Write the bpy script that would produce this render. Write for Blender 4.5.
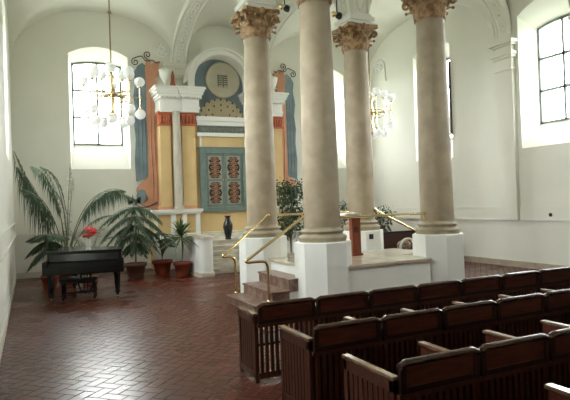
import bpy, math, random
from mathutils import Vector, Matrix
for o in list(bpy.data.objects): bpy.data.objects.remove(o)
scn = bpy.context.scene
C = scn.collection
PI = math.pi
random.seed(7)

# ------------------------------------------------------------------ camera
cam = bpy.data.cameras.new('camera'); cam.sensor_width = 36; cam.lens = 540.0 * 36 / 570
cam.clip_start = 0.05; cam.clip_end = 300
co = bpy.data.objects.new('camera', cam); C.objects.link(co); scn.camera = co
YAW, ROLL, PITCH = .4425, .034, .012
cam.shift_y = -4 / 570
F = Vector((math.sin(YAW) * math.cos(PITCH), math.cos(YAW) * math.cos(PITCH), math.sin(PITCH)))
R0 = Vector((math.cos(YAW), -math.sin(YAW), 0)); U0 = R0.cross(F)
Rr = R0 * math.cos(ROLL) - U0 * math.sin(ROLL); Uu = U0 * math.cos(ROLL) + R0 * math.sin(ROLL)
m = Matrix((Rr, Uu, -F)).transposed().to_4x4(); m.translation = Vector((0, 0, 2.0)); co.matrix_world = m

# ------------------------------------------------------------------ world, exposure
SKY = 14.0
w = bpy.data.worlds.new('sky'); scn.world = w; w.use_nodes = True
nt = w.node_tree; nt.nodes.clear()
out = nt.nodes.new('ShaderNodeOutputWorld'); bg = nt.nodes.new('ShaderNodeBackground')
tc = nt.nodes.new('ShaderNodeTexCoord'); sp = nt.nodes.new('ShaderNodeSeparateXYZ'); cr = nt.nodes.new('ShaderNodeValToRGB')
mp = nt.nodes.new('ShaderNodeMapRange'); mp.inputs[1].default_value = -1; mp.inputs[2].default_value = 1
nt.links.new(tc.outputs['Generated'], sp.inputs[0]); nt.links.new(sp.outputs[2], mp.inputs[0]); nt.links.new(mp.outputs[0], cr.inputs[0])
cr.color_ramp.elements[0].position = .48; cr.color_ramp.elements[0].color = (.22, .24, .20, 1)
cr.color_ramp.elements[1].position = .53; cr.color_ramp.elements[1].color = (.96, .98, .96, 1)
nt.links.new(cr.outputs[0], bg.inputs[0]); bg.inputs[1].default_value = SKY; nt.links.new(bg.outputs[0], out.inputs[0])
vs = scn.view_settings; vs.view_transform = 'Standard'; vs.look = 'None'; vs.gamma = 1; vs.exposure = 1.38
scn.cycles.diffuse_bounces = 7; scn.cycles.max_bounces = 14; scn.cycles.sample_clamp_indirect = 6.0; scn.cycles.caustics_reflective = False

# ------------------------------------------------------------------ materials
def mat(name, col, rough=.6, metal=0, noise=None, scale=4, bump=0, bscale=30, spec=.5, coat=0, detail=5, stretch=None):
    """noise = second colour mixed in by a noise pattern"""
    M = bpy.data.materials.new(name); M.use_nodes = True; t = M.node_tree; b = t.nodes['Principled BSDF']
    b.inputs['Base Color'].default_value = (*col, 1); b.inputs['Roughness'].default_value = rough; b.inputs['Metallic'].default_value = metal
    b.inputs['Specular IOR Level'].default_value = spec; b.inputs['Coat Weight'].default_value = coat; b.inputs['Coat Roughness'].default_value = .15
    if noise or bump:
        g = t.nodes.new('ShaderNodeNewGeometry'); mpg = t.nodes.new('ShaderNodeMapping'); t.links.new(g.outputs['Position'], mpg.inputs[0])
        if stretch: mpg.inputs['Scale'].default_value = stretch
    if noise:
        n = t.nodes.new('ShaderNodeTexNoise'); n.inputs['Scale'].default_value = scale; n.inputs['Detail'].default_value = detail
        r = t.nodes.new('ShaderNodeValToRGB'); r.color_ramp.elements[0].position = .38; r.color_ramp.elements[1].position = .62
        r.color_ramp.elements[0].color = (*col, 1); r.color_ramp.elements[1].color = (*noise, 1)
        t.links.new(mpg.outputs[0], n.inputs['Vector']); t.links.new(n.outputs['Fac'], r.inputs[0]); t.links.new(r.outputs[0], b.inputs['Base Color'])
    if bump:
        n2 = t.nodes.new('ShaderNodeTexNoise'); n2.inputs['Scale'].default_value = bscale; n2.inputs['Detail'].default_value = 4
        bp = t.nodes.new('ShaderNodeBump'); bp.inputs['Strength'].default_value = bump; bp.inputs['Distance'].default_value = .02
        t.links.new(mpg.outputs[0], n2.inputs['Vector']); t.links.new(n2.outputs['Fac'], bp.inputs['Height']); t.links.new(bp.outputs[0], b.inputs['Normal'])
    return M
WALLC = (.76, .755, .685)
wall_m = mat('plaster', WALLC, .85, noise=(.72, .715, .645), scale=.6, bump=.05, bscale=8, spec=.2)
stucco_m = mat('stucco', (.76, .755, .69), .85, bump=1.0, bscale=6, spec=.2)
white_m = mat('white_paint', (.80, .81, .78), .6, spec=.3, noise=(.76, .77, .74), scale=2)
white2_m = mat('white_stucco', (.80, .80, .76), .7, spec=.3)
stone_m = mat('column_stone', (.37, .30, .205), .6, noise=(.30, .24, .165), scale=3.2, bump=.08, bscale=25)
stone2_m = mat('base_stone', (.38, .32, .22), .6, noise=(.30, .25, .17), scale=6)
cap_m = mat('gilded_terracotta', (.46, .29, .15), .55, noise=(.22, .115, .05), scale=9, bump=.6, bscale=22)
marble_m = mat('pale_marble', (.72, .69, .60), .35, noise=(.50, .45, .38), scale=2.5, stretch=(1, 1, 4))
slab_m = mat('platform_marble', (.62, .55, .44), .14, noise=(.50, .42, .32), scale=3)
redmarble_m = mat('red_brown_marble', (.13, .06, .045), .3, noise=(.27, .19, .14), scale=6)
greym_m = mat('grey_marble', (.52, .47, .38), .4, noise=(.42, .38, .31), scale=4, stretch=(1, 1, .4))
yellow_m = mat('ochre_paint', (.68, .49, .24), .7, noise=(.63, .45, .21), scale=2)
orange_m = mat('orange_red_paint', (.50, .13, .05), .6, noise=(.38, .09, .04), scale=10, bump=.4)
pink_m = mat('salmon_paint', (.62, .32, .20), .75, noise=(.55, .27, .17), scale=2.5)
blue_m = mat('slate_blue_paint', (.22, .29, .33), .75, noise=(.17, .23, .27), scale=2.5)
teal_m = mat('grey_teal_paint', (.17, .225, .205), .55, noise=(.14, .19, .175), scale=6)
tealpan_m = mat('pale_grey_paint', (.33, .33, .27), .6)
beige_m = mat('beige_plaster', (.57, .53, .42), .8, noise=(.52, .48, .37), scale=3)
inscr_m = mat('dark_green_marble', (.10, .12, .10), .4, noise=(.16, .18, .15), scale=9)
black_m = mat('black_iron', (.012, .012, .012), .5)
gold_m = mat('gold_paint', (.55, .36, .12), .4, metal=.6)
brass_m = mat('polished_brass', (.82, .66, .38), .2, metal=1)
darkbrass_m = mat('dull_brass', (.30, .22, .12), .35, metal=.8)
lacq_m = mat('black_lacquer', (.006, .006, .007), .18, spec=.35)
wood_m = mat('dark_pew_wood', (.030, .009, .005), .38, noise=(.018, .007, .005), scale=5, stretch=(6, 6, .6), bump=.08, spec=.3)
woodred_m = mat('red_pew_panel', (.10, .024, .012), .42, noise=(.06, .015, .009), scale=5, stretch=(.8, 6, 6), spec=.3)
endwood_m = mat('red_brown_pew_end', (.070, .021, .010), .4, noise=(.045, .014, .008), scale=5, stretch=(6, 6, .6), spec=.35)
woodrail_m = mat('glossy_pew_rail', (.070, .028, .015), .24, noise=(.04, .016, .009), scale=6, coat=.4)  # top rail, lighter and glossier than the pew wood
capw_m = mat('glossy_arm_cap', (.20, .11, .07), .16, noise=(.12, .06, .035), scale=9, coat=1)  # arm caps, lighter brown than the rail under a full clear coat
desk_m = mat('red_brown_wood', (.30, .075, .03), .45, noise=(.20, .045, .02), scale=6, stretch=(6, 6, .6))
terra_m = mat('terracotta', (.30, .065, .03), .7, noise=(.24, .05, .025), scale=9)
terrad_m = mat('brown_pot', (.12, .05, .035), .7)
soil_m = mat('soil', (.04, .025, .015), .95)
leaf_m = mat('dark_leaf', (.035, .085, .030), .5, noise=(.02, .055, .02), scale=8)
palm_m = mat('palm_leaf', (.055, .10, .045), .5, noise=(.03, .065, .03), scale=8)
leafl_m = mat('light_leaf', (.10, .16, .05), .5, noise=(.06, .11, .035), scale=9)
stem_m = mat('stem', (.13, .12, .06), .7)
trunk_m = mat('trunk', (.16, .12, .08), .85)
blackvase_m = mat('black_ceramic', (.012, .012, .014), .25)
wvase_m = mat('white_ceramic', (.75, .75, .75), .25)
red_m = mat('red_petal', (.75, .02, .02), .6, noise=(.6, .05, .06), scale=30)
glob_m = mat('opal_glass', (.95, .96, .95), .2)
_t = glob_m.node_tree; _b = _t.nodes['Principled BSDF']; _o = _t.nodes['Material Output']; _tr = _t.nodes.new('ShaderNodeBsdfTranslucent'); _tr.inputs[0].default_value = (1, 1, 1, 1)
_x = _t.nodes.new('ShaderNodeMixShader'); _x.inputs[0].default_value = .5; _t.links.new(_b.outputs[0], _x.inputs[1]); _t.links.new(_tr.outputs[0], _x.inputs[2]); _t.links.new(_x.outputs[0], _o.inputs[0])
frame_m = mat('window_frame', (.22, .25, .25), .5)
cloth_m = mat('white_cloth', (.8, .8, .76), .8)
fur_m = mat('brown_cloth', (.22, .10, .06), .9, noise=(.5, .42, .35), scale=14)

def glass_mat():
    M = bpy.data.materials.new('window_glass'); M.use_nodes = True; t = M.node_tree; t.nodes.clear()
    o = t.nodes.new('ShaderNodeOutputMaterial'); a = t.nodes.new('ShaderNodeBsdfTransparent'); a.inputs[0].default_value = (.93, .96, .96, 1)
    g = t.nodes.new('ShaderNodeBsdfGlossy'); g.inputs['Roughness'].default_value = .02; x = t.nodes.new('ShaderNodeMixShader'); x.inputs[0].default_value = .04
    t.links.new(a.outputs[0], x.inputs[1]); t.links.new(g.outputs[0], x.inputs[2]); t.links.new(x.outputs[0], o.inputs[0]); return M
glass_m = glass_mat()

def floor_mat():
    M = bpy.data.materials.new('herringbone_tiles'); M.use_nodes = True; t = M.node_tree; b = t.nodes['Principled BSDF']
    N = t.nodes.new; L = t.links.new
    def mth(op, a, b_=None, c=None):
        n = N('ShaderNodeMath'); n.operation = op
        for i, v in enumerate((a, b_, c)):
            if v is None: continue
            if isinstance(v, (int, float)): n.inputs[i].default_value = v
            else: L(v, n.inputs[i])
        return n.outputs[0]
    g = N('ShaderNodeNewGeometry'); mpg = N('ShaderNodeMapping'); L(g.outputs['Position'], mpg.inputs[0])
    mpg.inputs['Rotation'].default_value = (0, 0, R(45)); mpg.inputs['Scale'].default_value = (7.0, 7.0, 1)
    s = N('ShaderNodeSeparateXYZ'); L(mpg.outputs[0], s.inputs[0])
    x, y = s.outputs[0], s.outputs[1]
    ix, iy = mth('FLOOR', x), mth('FLOOR', y); fx, fy = mth('SUBTRACT', x, ix), mth('SUBTRACT', y, iy)
    k = mth('FLOORED_MODULO', mth('SUBTRACT', ix, iy), 4)
    def eq(v): return mth('COMPARE', k, v, .3)
    e1 = mth('ADD', fx, mth('MULTIPLY', eq(1), 9)); e2 = mth('ADD', mth('SUBTRACT', 1, fx), mth('MULTIPLY', eq(0), 9))
    e3 = mth('ADD', fy, mth('MULTIPLY', eq(2), 9)); e4 = mth('ADD', mth('SUBTRACT', 1, fy), mth('MULTIPLY', eq(3), 9))
    e = mth('MINIMUM', mth('MINIMUM', e1, e2), mth('MINIMUM', e3, e4))
    mr = N('ShaderNodeMapRange'); mr.inputs[1].default_value = .02; mr.inputs[2].default_value = .07; L(e, mr.inputs[0])
    # one random tone per brick
    bx = mth('SUBTRACT', ix, eq(1)); by = mth('SUBTRACT', iy, eq(2))
    cx = N('ShaderNodeCombineXYZ'); L(bx, cx.inputs[0]); L(by, cx.inputs[1]); wn = N('ShaderNodeTexWhiteNoise'); L(cx.outputs[0], wn.inputs['Vector'])
    rp = N('ShaderNodeValToRGB'); rp.color_ramp.elements[0].color = (.068, .011, .004, 1); rp.color_ramp.elements[1].color = (.098, .018, .007, 1); L(wn.outputs['Value'], rp.inputs[0])
    mx = N('ShaderNodeMix'); mx.data_type = 'RGBA'; mx.inputs[6].default_value = (.018, .007, .005, 1); L(mr.outputs[0], mx.inputs[0]); L(rp.outputs[0], mx.inputs[7])
    L(mx.outputs[2], b.inputs['Base Color'])
    nz = N('ShaderNodeTexNoise'); nz.inputs['Scale'].default_value = 1.5; L(g.outputs['Position'], nz.inputs['Vector'])
    rr = N('ShaderNodeMapRange'); rr.inputs[3].default_value = .22; rr.inputs[4].default_value = .34; b.inputs['Specular IOR Level'].default_value = .38; L(nz.outputs['Fac'], rr.inputs[0])
    L(mth('ADD', rr.outputs[0], mth('MULTIPLY', mth('SUBTRACT', 1, mr.outputs[0]), .5)), b.inputs['Roughness'])
    h = mth('ADD', mr.outputs[0], mth('MULTIPLY', wn.outputs['Value'], .35))
    bp = N('ShaderNodeBump'); bp.inputs['Strength'].default_value = .5; bp.inputs['Distance'].default_value = .004; L(h, bp.inputs['Height']); L(bp.outputs[0], b.inputs['Normal'])
    return M
R = math.radians
floor_m = floor_mat()

# ------------------------------------------------------------------ mesh builder
class MB:
    def __init__(s): s.v = []; s.f = []; s.s = []
    def add(s, vs_, fs, smooth=False):
        b = len(s.v); s.v += [tuple(p) for p in vs_]
        for f in fs: s.f.append([b + i for i in f]); s.s.append(smooth)
        return s
    def box(s, c, d, rz=0, rx=0, ry=0):
        M = Matrix.Rotation(rz, 3, 'Z') @ Matrix.Rotation(ry, 3, 'Y') @ Matrix.Rotation(rx, 3, 'X'); c = Vector(c)
        pts = [c + M @ Vector((x * d[0] / 2, y * d[1] / 2, z * d[2] / 2)) for z in (-1, 1) for y in (-1, 1) for x in (-1, 1)]
        return s.add(pts, [(0, 2, 3, 1), (4, 5, 7, 6), (0, 1, 5, 4), (2, 6, 7, 3), (0, 4, 6, 2), (1, 3, 7, 5)])
    def bx(s, x0, x1, y0, y1, z0, z1): return s.box(((x0 + x1) / 2, (y0 + y1) / 2, (z0 + z1) / 2), (abs(x1 - x0), abs(y1 - y0), abs(z1 - z0)))
    def lathe(s, prof, c=(0, 0, 0), n=32, phase=0, smooth=True, caps=True, M=None):
        vs_ = []; c = Vector(c)
        for r, z in prof:
            for i in range(n):
                a = phase + 2 * PI * i / n; p = Vector((r * math.cos(a), r * math.sin(a), z))
                if M is not None: p = M @ p
                vs_.append(c + p)
        fs = [(j * n + i, j * n + (i + 1) % n, (j + 1) * n + (i + 1) % n, (j + 1) * n + i) for j in range(len(prof) - 1) for i in range(n)]
        s.add(vs_, fs, smooth)
        if caps: s.add(vs_[:n], [tuple(reversed(range(n)))]); s.add(vs_[-n:], [tuple(range(n))])
        return s
    def sphere(s, c, r, n=14, sc=(1, 1, 1), m_=9):
        prof = [(max(1e-4, r * math.sin(PI * j / m_)), -r * math.cos(PI * j / m_)) for j in range(m_ + 1)]
        M = Matrix.Diagonal(sc); return s.lathe(prof, c, n, caps=False, M=M)
    def tube(s, pts, r, n=8, smooth=True, caps=True):
        pts = [Vector(p) for p in pts]; rs = r if isinstance(r, (list, tuple)) else [r] * len(pts)
        up = None; vs_ = []
        for i, p in enumerate(pts):
            t = (pts[min(i + 1, len(pts) - 1)] - pts[max(i - 1, 0)]).normalized()
            if up is None: up = Vector((0, 0, 1)) if abs(t.z) < .9 else Vector((1, 0, 0))
            a = t.cross(up)
            if a.length < 1e-5: a = t.orthogonal()
            a.normalize(); b = a.cross(t).normalized(); up = b
            for k in range(n): an = 2 * PI * k / n; vs_.append(p + (a * math.cos(an) + b * math.sin(an)) * rs[i])
        fs = [(j * n + i, j * n + (i + 1) % n, (j + 1) * n + (i + 1) % n, (j + 1) * n + i) for j in range(len(pts) - 1) for i in range(n)]
        s.add(vs_, fs, smooth)
        if caps: s.add(vs_[:n], [tuple(range(n))]); s.add(vs_[-n:], [tuple(range(n))])
        return s
    def prism(s, poly, fn, d0, d1, smooth=False):
        """poly of (u, v); fn(u, v, d) -> point"""
        n = len(poly); vs_ = [fn(u, v, d0) for u, v in poly] + [fn(u, v, d1) for u, v in poly]
        s.add(vs_, [(i, (i + 1) % n, n + (i + 1) % n, n + i) for i in range(n)], smooth)
        s.add(vs_[:n], [tuple(reversed(range(n)))]); s.add(vs_[n:], [tuple(range(n))]); return s
    def strip(s, A, B, smooth=False):
        n = len(A); return s.add(list(A) + list(B), [(i, i + 1, n + i + 1, n + i) for i in range(n - 1)], smooth)

def root_of(p):
    while p is not None and p.parent is not None: p = p.parent
    return p
def part(name, mb, material, parent=None, label=None, world=True, bevel=0):
    me = bpy.data.meshes.new(name); off = Vector((0, 0, 0)); r = root_of(parent)
    if r is not None and world: off = Vector(r.location)
    me.from_pydata([(p[0] - off[0], p[1] - off[1], p[2] - off[2]) for p in mb.v], [], mb.f); me.polygons.foreach_set('use_smooth', mb.s)
    me.materials.append(material); me.update()
    o = bpy.data.objects.new(name, me); C.objects.link(o)
    if parent is not None: o.parent = parent
    if label: o['label'] = label
    if bevel:
        b = o.modifiers.new('bevel', 'BEVEL'); b.width = bevel; b.segments = 2; b.limit_method = 'ANGLE'
    return o
def thing(name, label, cat, loc=(0, 0, 0), rz=0, group=None):
    o = bpy.data.objects.new(name, None); C.objects.link(o); o.location = loc; o.rotation_euler = (0, 0, rz)
    o['label'] = label; o['category'] = cat; o['kind'] = 'thing'
    if group: o['group'] = group
    return o
def tag(o, label, cat, group=None, kind='thing'):
    o['label'] = label; o['category'] = cat; o['kind'] = kind
    if group: o['group'] = group
    return o
def struct(name, mb, material, parent=None):
    o = part(name, mb, material, parent)
    if parent is None: o['kind'] = 'structure'
    return o
def copy_tree(o, parent=None):
    c = o.copy(); C.objects.link(c); c.parent = parent
    for ch in list(o.children): copy_tree(ch, c)
    return c
def bez(P0, P1, P2, n=12):
    P0, P1, P2 = Vector(P0), Vector(P1), Vector(P2)
    return [P0 * (1 - t) ** 2 + P1 * 2 * t * (1 - t) + P2 * t * t for t in [i / n for i in range(n + 1)]]
def smooth_path(pts, n=6):
    P = [Vector(p) for p in pts]; P = [P[0] * 2 - P[1]] + P + [P[-1] * 2 - P[-2]]; o = []
    for i in range(1, len(P) - 2):
        for k in range(n):
            t = k / n; a, b, c, d = P[i - 1:i + 3]
            o.append(.5 * ((2 * b) + (c - a) * t + (2 * a - 5 * b + 4 * c - d) * t * t + (3 * b - a - 3 * c + d) * t ** 3))
    return o + [P[-2]]

# ------------------------------------------------------------------ room shell
XL, XR, YB, YF = -.42, 12.15, 17.9, -1.6
WH = 9.2
struct('floor', MB().add([(XL - .6, YF - .6, 0), (XR + .6, YF - .6, 0), (XR + .6, YB + .6, 0), (XL - .6, YB + .6, 0)], [(0, 1, 2, 3)]), floor_m)
NW = 12
def contour(uc, hw, z0, zs, rise):
    top = [(uc - hw + 2 * hw * i / NW, zs + rise * (1 - (2 * i / NW - 1) ** 2)) for i in range(NW + 1)]
    return top
win_n = [0]
def wall(name, u0, u1, fn, wins, up=0, bw=.02):
    """fn(u, z, d): d = depth into the wall; wins: list of centre u"""
    mb = MB(); us = u0
    for uc in wins:
        hw = .90; z0, zs, rise = 3.25, 6.86, .27
        iw, i0, izs, ir = .77, 3.97 + up, 6.60 + up, .10; D = .62
        mb.add([fn(us, 0, 0), fn(uc - hw, 0, 0), fn(uc - hw, WH, 0), fn(us, WH, 0)], [(0, 1, 2, 3)])
        mb.add([fn(uc - hw, 0, 0), fn(uc + hw, 0, 0), fn(uc + hw, z0, 0), fn(uc - hw, z0, 0)], [(0, 1, 2, 3)])
        ct = contour(uc, hw, z0, zs, rise); ci = contour(uc, iw, i0, izs, ir)
        mb.strip([fn(u, z, 0) for u, z in ct], [fn(u, WH, 0) for u, z in ct])
        mb.strip([fn(u, z, 0) for u, z in ct], [fn(u, z, D) for u, z in ci], True)
        for sx in (-1, 1): mb.add([fn(uc + sx * hw, z0, 0), fn(uc + sx * hw, zs, 0), fn(uc + sx * iw, izs, D), fn(uc + sx * iw, i0, D)], [(0, 1, 2, 3)])
        mb.add([fn(uc - hw, z0, 0), fn(uc + hw, z0, 0), fn(uc + iw, i0, D), fn(uc - iw, i0, D)], [(0, 1, 2, 3)])
        # outer reveal
        mb.strip([fn(u, z, D) for u, z in ci], [fn(u, z, D + .25) for u, z in ci])
        for sx in (-1, 1): mb.add([fn(uc + sx * iw, i0, D), fn(uc + sx * iw, izs, D), fn(uc + sx * iw, izs, D + .25), fn(uc + sx * iw, i0, D + .25)], [(0, 1, 2, 3)])
        mb.add([fn(uc - iw, i0, D), fn(uc + iw, i0, D), fn(uc + iw, i0, D + .25), fn(uc - iw, i0, D + .25)], [(0, 1, 2, 3)])
        us = uc + hw
        # window: frame, bars, glass
        win_n[0] += 1
        fm = MB(); ft = .06
        def bar(ua, ub, za, zb, d0=D - .02, d1=D + .06):
            P = [fn(u, z, d) for d in (d0, d1) for z in (za, zb) for u in (ua, ub)]
            fm.add(P, [(0, 2, 3, 1), (4, 5, 7, 6), (0, 1, 5, 4), (2, 6, 7, 3), (0, 4, 6, 2), (1, 3, 7, 5)])
        bar(uc - iw, uc - iw + ft, i0, izs); bar(uc + iw - ft, uc + iw, i0, izs); bar(uc - iw, uc + iw, i0, i0 + ft)
        cin = contour(uc, iw, i0, izs - ft, ir)
        for dd in (D - .02, D + .06): fm.strip([fn(u, z, dd) for u, z in ci], [fn(u, z, dd) for u, z in cin])
        fm.strip([fn(u, z, D - .02) for u, z in cin], [fn(u, z, D + .06) for u, z in cin])
        for k in (1, 2): zz = i0 + (izs - i0) * k / 3 + .02; bar(uc - iw, uc + iw, zz - bw, zz + bw)
        bar(uc - bw, uc + bw, i0, izs + ir * .9)
        wo = struct('window_%d' % win_n[0], fm, frame_m)
        part('glass', MB().strip([fn(u, z, D + .02) for u, z in ci], [fn(u, i0, D + .02) for u, z in ci]), glass_m, wo)
        # daylight portal
        p = [fn(uc - iw, i0, D + .3), fn(uc + iw, i0, D + .3), fn(uc - iw, izs + ir, D + .3), fn(uc, 5, 0)]
        L = bpy.data.lights.new('window_portal', 'AREA'); L.shape = 'RECTANGLE'; L.size = iw * 2 + .3; L.size_y = izs + ir - i0 + .3; L.cycles.is_portal = True
        lo = bpy.data.objects.new('window_portal', L); C.objects.link(lo)
        c = Vector(fn(uc, (i0 + izs + ir) / 2, D + .3)); dirn = (Vector(fn(uc, 5, 0)) - Vector(fn(uc, 5, 1))).normalized()
        lo.location = c; lo.rotation_euler = dirn.to_track_quat('-Z', 'Z').to_euler()
    mb.add([fn(us, 0, 0), fn(u1, 0, 0), fn(u1, WH, 0), fn(us, WH, 0)], [(0, 1, 2, 3)])
    return struct(name, mb, wall_m)
BACKW = (2.10, 10.25)
SIDEW = (14.02, 9.58, 5.0)
wall('wall_back', XL, XR, lambda u, z, d: (u, YB + d, z), BACKW, .10, .034)
wall('wall_left', YF, YB, lambda u, z, d: (XL - d, u, z), sorted(SIDEW))
wall('wall_right', YF, YB, lambda u, z, d: (XR + d, u, z), sorted(SIDEW), -.06, .035)
wall('wall_front', XL, XR, lambda u, z, d: (u, YF - d, z), [])

_w = [o for o in C.objects if o.name.startswith('window_')][-1] if False else None
t = thing('casement_leaf', 'narrow dark casement leaf standing open at the recess behind the right column', 'casement', (XR, 13.15, 3.9))
part('frame', MB().bx(XR - .05, XR + .12, 13.11, 13.16, 3.97, 6.30), frame_m if False else black_m, t, world=True)
part('hinge', MB().tube([(XR + .08, 13.15, 4.4), (XR + .08, 13.10, 4.4)], .02, 8).tube([(XR + .08, 13.15, 5.9), (XR + .08, 13.10, 5.9)], .02, 8), black_m, t)
# vaulted ceiling: groin vault per bay
XS = [XL, 4.72, 7.62, XR]; YS = [YF, 2.2, 8.9, 11.3, YB]
SPR, RISE = 6.36, 1.90
mb = MB()
for a in range(3):
    for b in range(4):
        x0, x1, y0, y1 = XS[a], XS[a + 1], YS[b], YS[b + 1]; n = 28; vv = []
        for j in range(n + 1):
            for i in range(n + 1):
                s_, t_ = -math.cos(PI * i / n), -math.cos(PI * j / n)
                zz = SPR + RISE * max(max(0, 1 - abs(s_) ** 2.3) ** .5, max(0, 1 - abs(t_) ** 2.3) ** .5)
                vv.append(((x0 + x1) / 2 + s_ * (x1 - x0) / 2, (y0 + y1) / 2 + t_ * (y1 - y0) / 2, zz))
        mb.add(vv, [(j * (n + 1) + i, j * (n + 1) + i + 1, (j + 1) * (n + 1) + i + 1, (j + 1) * (n + 1) + i) for j in range(n) for i in range(n)], True)
struct('ceiling', mb, wall_m)
# roof slab above the vault keeps the sky out
struct('roof', MB().bx(XL - .9, XR + .9, YF - .9, YB + .9, WH, WH + .2), wall_m)

trim_n = [0]
def trim(mb, material=white2_m):
    trim_n[0] += 1; return struct('trim_%d' % trim_n[0], mb, material)
# transverse arch bands
def band(p0, p1, w_=.56, rise=1.66, z0=6.44, th=.30):
    p0, p1 = Vector((*p0, 0)), Vector((*p1, 0)); c = (p0 + p1) / 2; h = (p1 - p0) / 2; nrm = Vector((-h.y, h.x, 0)).normalized()
    n = 28; mb = MB(); rows = [[], [], [], [], [], []]
    for i in range(n + 1):
        a = PI * i / n; s_ = -math.cos(a); e = (max(0, 1 - abs(s_) ** 2.2)) ** .5
        q = c + h * s_; zi = z0 + rise * e; zo = zi + th
        for r, (off, zz) in zip(rows, ((-w_ / 2, zo), (-w_ / 2, zi), (-w_ / 2 + .09, zi - .0), (w_ / 2 - .09, zi - .0), (w_ / 2, zi), (w_ / 2, zo))):
            r.append((q.x + nrm.x * off, q.y + nrm.y * off, zz))
    for r0, r1 in zip(rows, rows[1:]): mb.strip(r0, r1, False)
    # raised mouldings along both edges of the soffit
    for off in (-w_ / 2 + .04, w_ / 2 - .04):
        pts = []
        for i in range(n + 1):
            a = PI * i / n; s_ = -math.cos(a); e = (max(0, 1 - abs(s_) ** 2.2)) ** .5; q = c + h * s_
            pts.append((q.x + nrm.x * off, q.y + nrm.y * off, z0 + rise * e))
        mb.tube(pts, .035, 6)
    L_ = h.length * 2 + 1.2; m_ = max(8, int(L_ / .30)); tt = h.normalized()
    for i in range(1, m_):                               # moulded leaf-and-ring ornament down the soffit
        a = PI * i / m_; pts = []
        for k in range(13):
            b_ = 2 * PI * k / 12; aa = a + .085 * math.cos(b_) * 3.4 / L_ * 2; s_ = -math.cos(aa); e = (max(0, 1 - abs(s_) ** 2.2)) ** .5; q = c + h * s_ + nrm * .11 * math.sin(b_)
            pts.append((q.x, q.y, z0 + rise * e - .008))
        mb.tube(pts, .022, 5, caps=False)
        mb.sphere(((pts[0][0] + pts[6][0]) / 2, (pts[0][1] + pts[6][1]) / 2, (pts[0][2] + pts[6][2]) / 2), .04, 8, m_=5)
    trim(mb, stucco_m)
COL = {'a': (4.75, 11.27), 'b': (4.98, 8.92), 'c': (7.49, 11.40), 'd': (7.71, 8.87)}
r_ = .27
band((4.66, YB), (COL['a'][0], COL['a'][1] + r_)); band((7.62, YB), (COL['c'][0], COL['c'][1] + r_))
band((COL['a'][0], COL['a'][1] - r_), (COL['b'][0], COL['b'][1] + r_)); band((COL['c'][0], COL['c'][1] - r_), (COL['d'][0], COL['d'][1] + r_))
band((COL['b'][0], COL['b'][1] - r_), (4.85, 2.2)); band((COL['d'][0], COL['d'][1] - r_), (7.7, 2.2))
band((XL, 11.2), (COL['a'][0] - r_, COL['a'][1])); band((COL['a'][0] + r_, COL['a'][1]), (COL['c'][0] - r_, COL['c'][1])); band((COL['c'][0] + r_, COL['c'][1]), (XR, 10.96))
band((XL, 8.9), (COL['b'][0] - r_, COL['b'][1])); band((COL['b'][0] + r_, COL['b'][1]), (COL['d'][0] - r_, COL['d'][1])); band((COL['d'][0] + r_, COL['d'][1]), (XR, 8.5))
# piers for the gallery line behind the camera side
# pilasters with stepped mouldings
def pilaster(fn, uc, hw=.28, d=.12, zb=0, dz=0):
    mb = MB()
    def blk(a, b, z0, z1, dd):
        P = [fn(u, z, t) for t in (0.002, -dd) for z in (z0, z1) for u in (a, b)]
        mb.add(P, [(0, 2, 3, 1), (4, 5, 7, 6), (0, 1, 5, 4), (2, 6, 7, 3), (0, 4, 6, 2), (1, 3, 7, 5)])
    blk(uc - hw, uc + hw, zb, 6.76 + dz, d); blk(uc - hw - .03, uc + hw + .03, 5.95 + dz, 6.0 + dz, d + .04)
    for z0, z1, e in ((6.28, 6.36, .05), (6.36, 6.44, .09), (6.62, 6.68, .06), (6.68, 6.76, .12)): blk(uc - hw - e, uc + hw + e, z0 + dz, z1 + dz, d + e)
    trim(mb, wall_m)
RW = lambda u, z, d: (XR + d, u, z)
LW = lambda u, z, d: (XL - d, u, z)
BW = lambda u, z, d: (u, YB + d, z)
for u in (10.90, 8.4): pilaster(RW, u, .28, .12, 1.3, -.5)
for u in (4.66, 7.62): pilaster(BW, u, .36)
# dado band (two shallow ledges) and baseboards
def ledge(fn, a, b, z0, z1, dd, mb):
    P = [fn(u, z, t) for t in (0.002, -dd) for z in (z0, z1) for u in (a, b)]
    mb.add(P, [(0, 2, 3, 1), (4, 5, 7, 6), (0, 1, 5, 4), (2, 6, 7, 3), (0, 4, 6, 2), (1, 3, 7, 5)])
for fn, spans in ((RW, ((11.18, YB), (8.7, 10.62), (YF, 8.1))), (LW, ((YF, YB),)), (BW, ((XL, 3.1), (9.2, XR)))):
    mb = MB()
    for a, b in spans: ledge(fn, a, b, 1.31, 1.66, .03, mb); ledge(fn, a, b, 1.29, 1.33, .055, mb); ledge(fn, a, b, 1.64, 1.67, .045, mb)
    trim(mb, wall_m)
base_m = mat('baseboard_tile', (.45, .38, .30), .5, noise=(.38, .31, .25), scale=5)
for nm, fn, a, b in (('left', LW, YF, YB), ('right', RW, YF, YB), ('back', BW, XL, XR), ('front', lambda u, z, d: (u, YF - d, z), XL, XR)):
    mb = MB(); u = a
    while u < b - .01:
        e = min(u + .62, b); ledge(fn, u, e - .02, 0, .15, .02, mb); u = e
    ledge(fn, a, b, .0, .145, .012, mb); ledge(fn, a, b, .145, .17, .03, mb)
    struct('baseboard_' + nm, mb, base_m if nm == 'right' else mat('baseboard_' + nm, (.55, .52, .46), .5))
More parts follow.
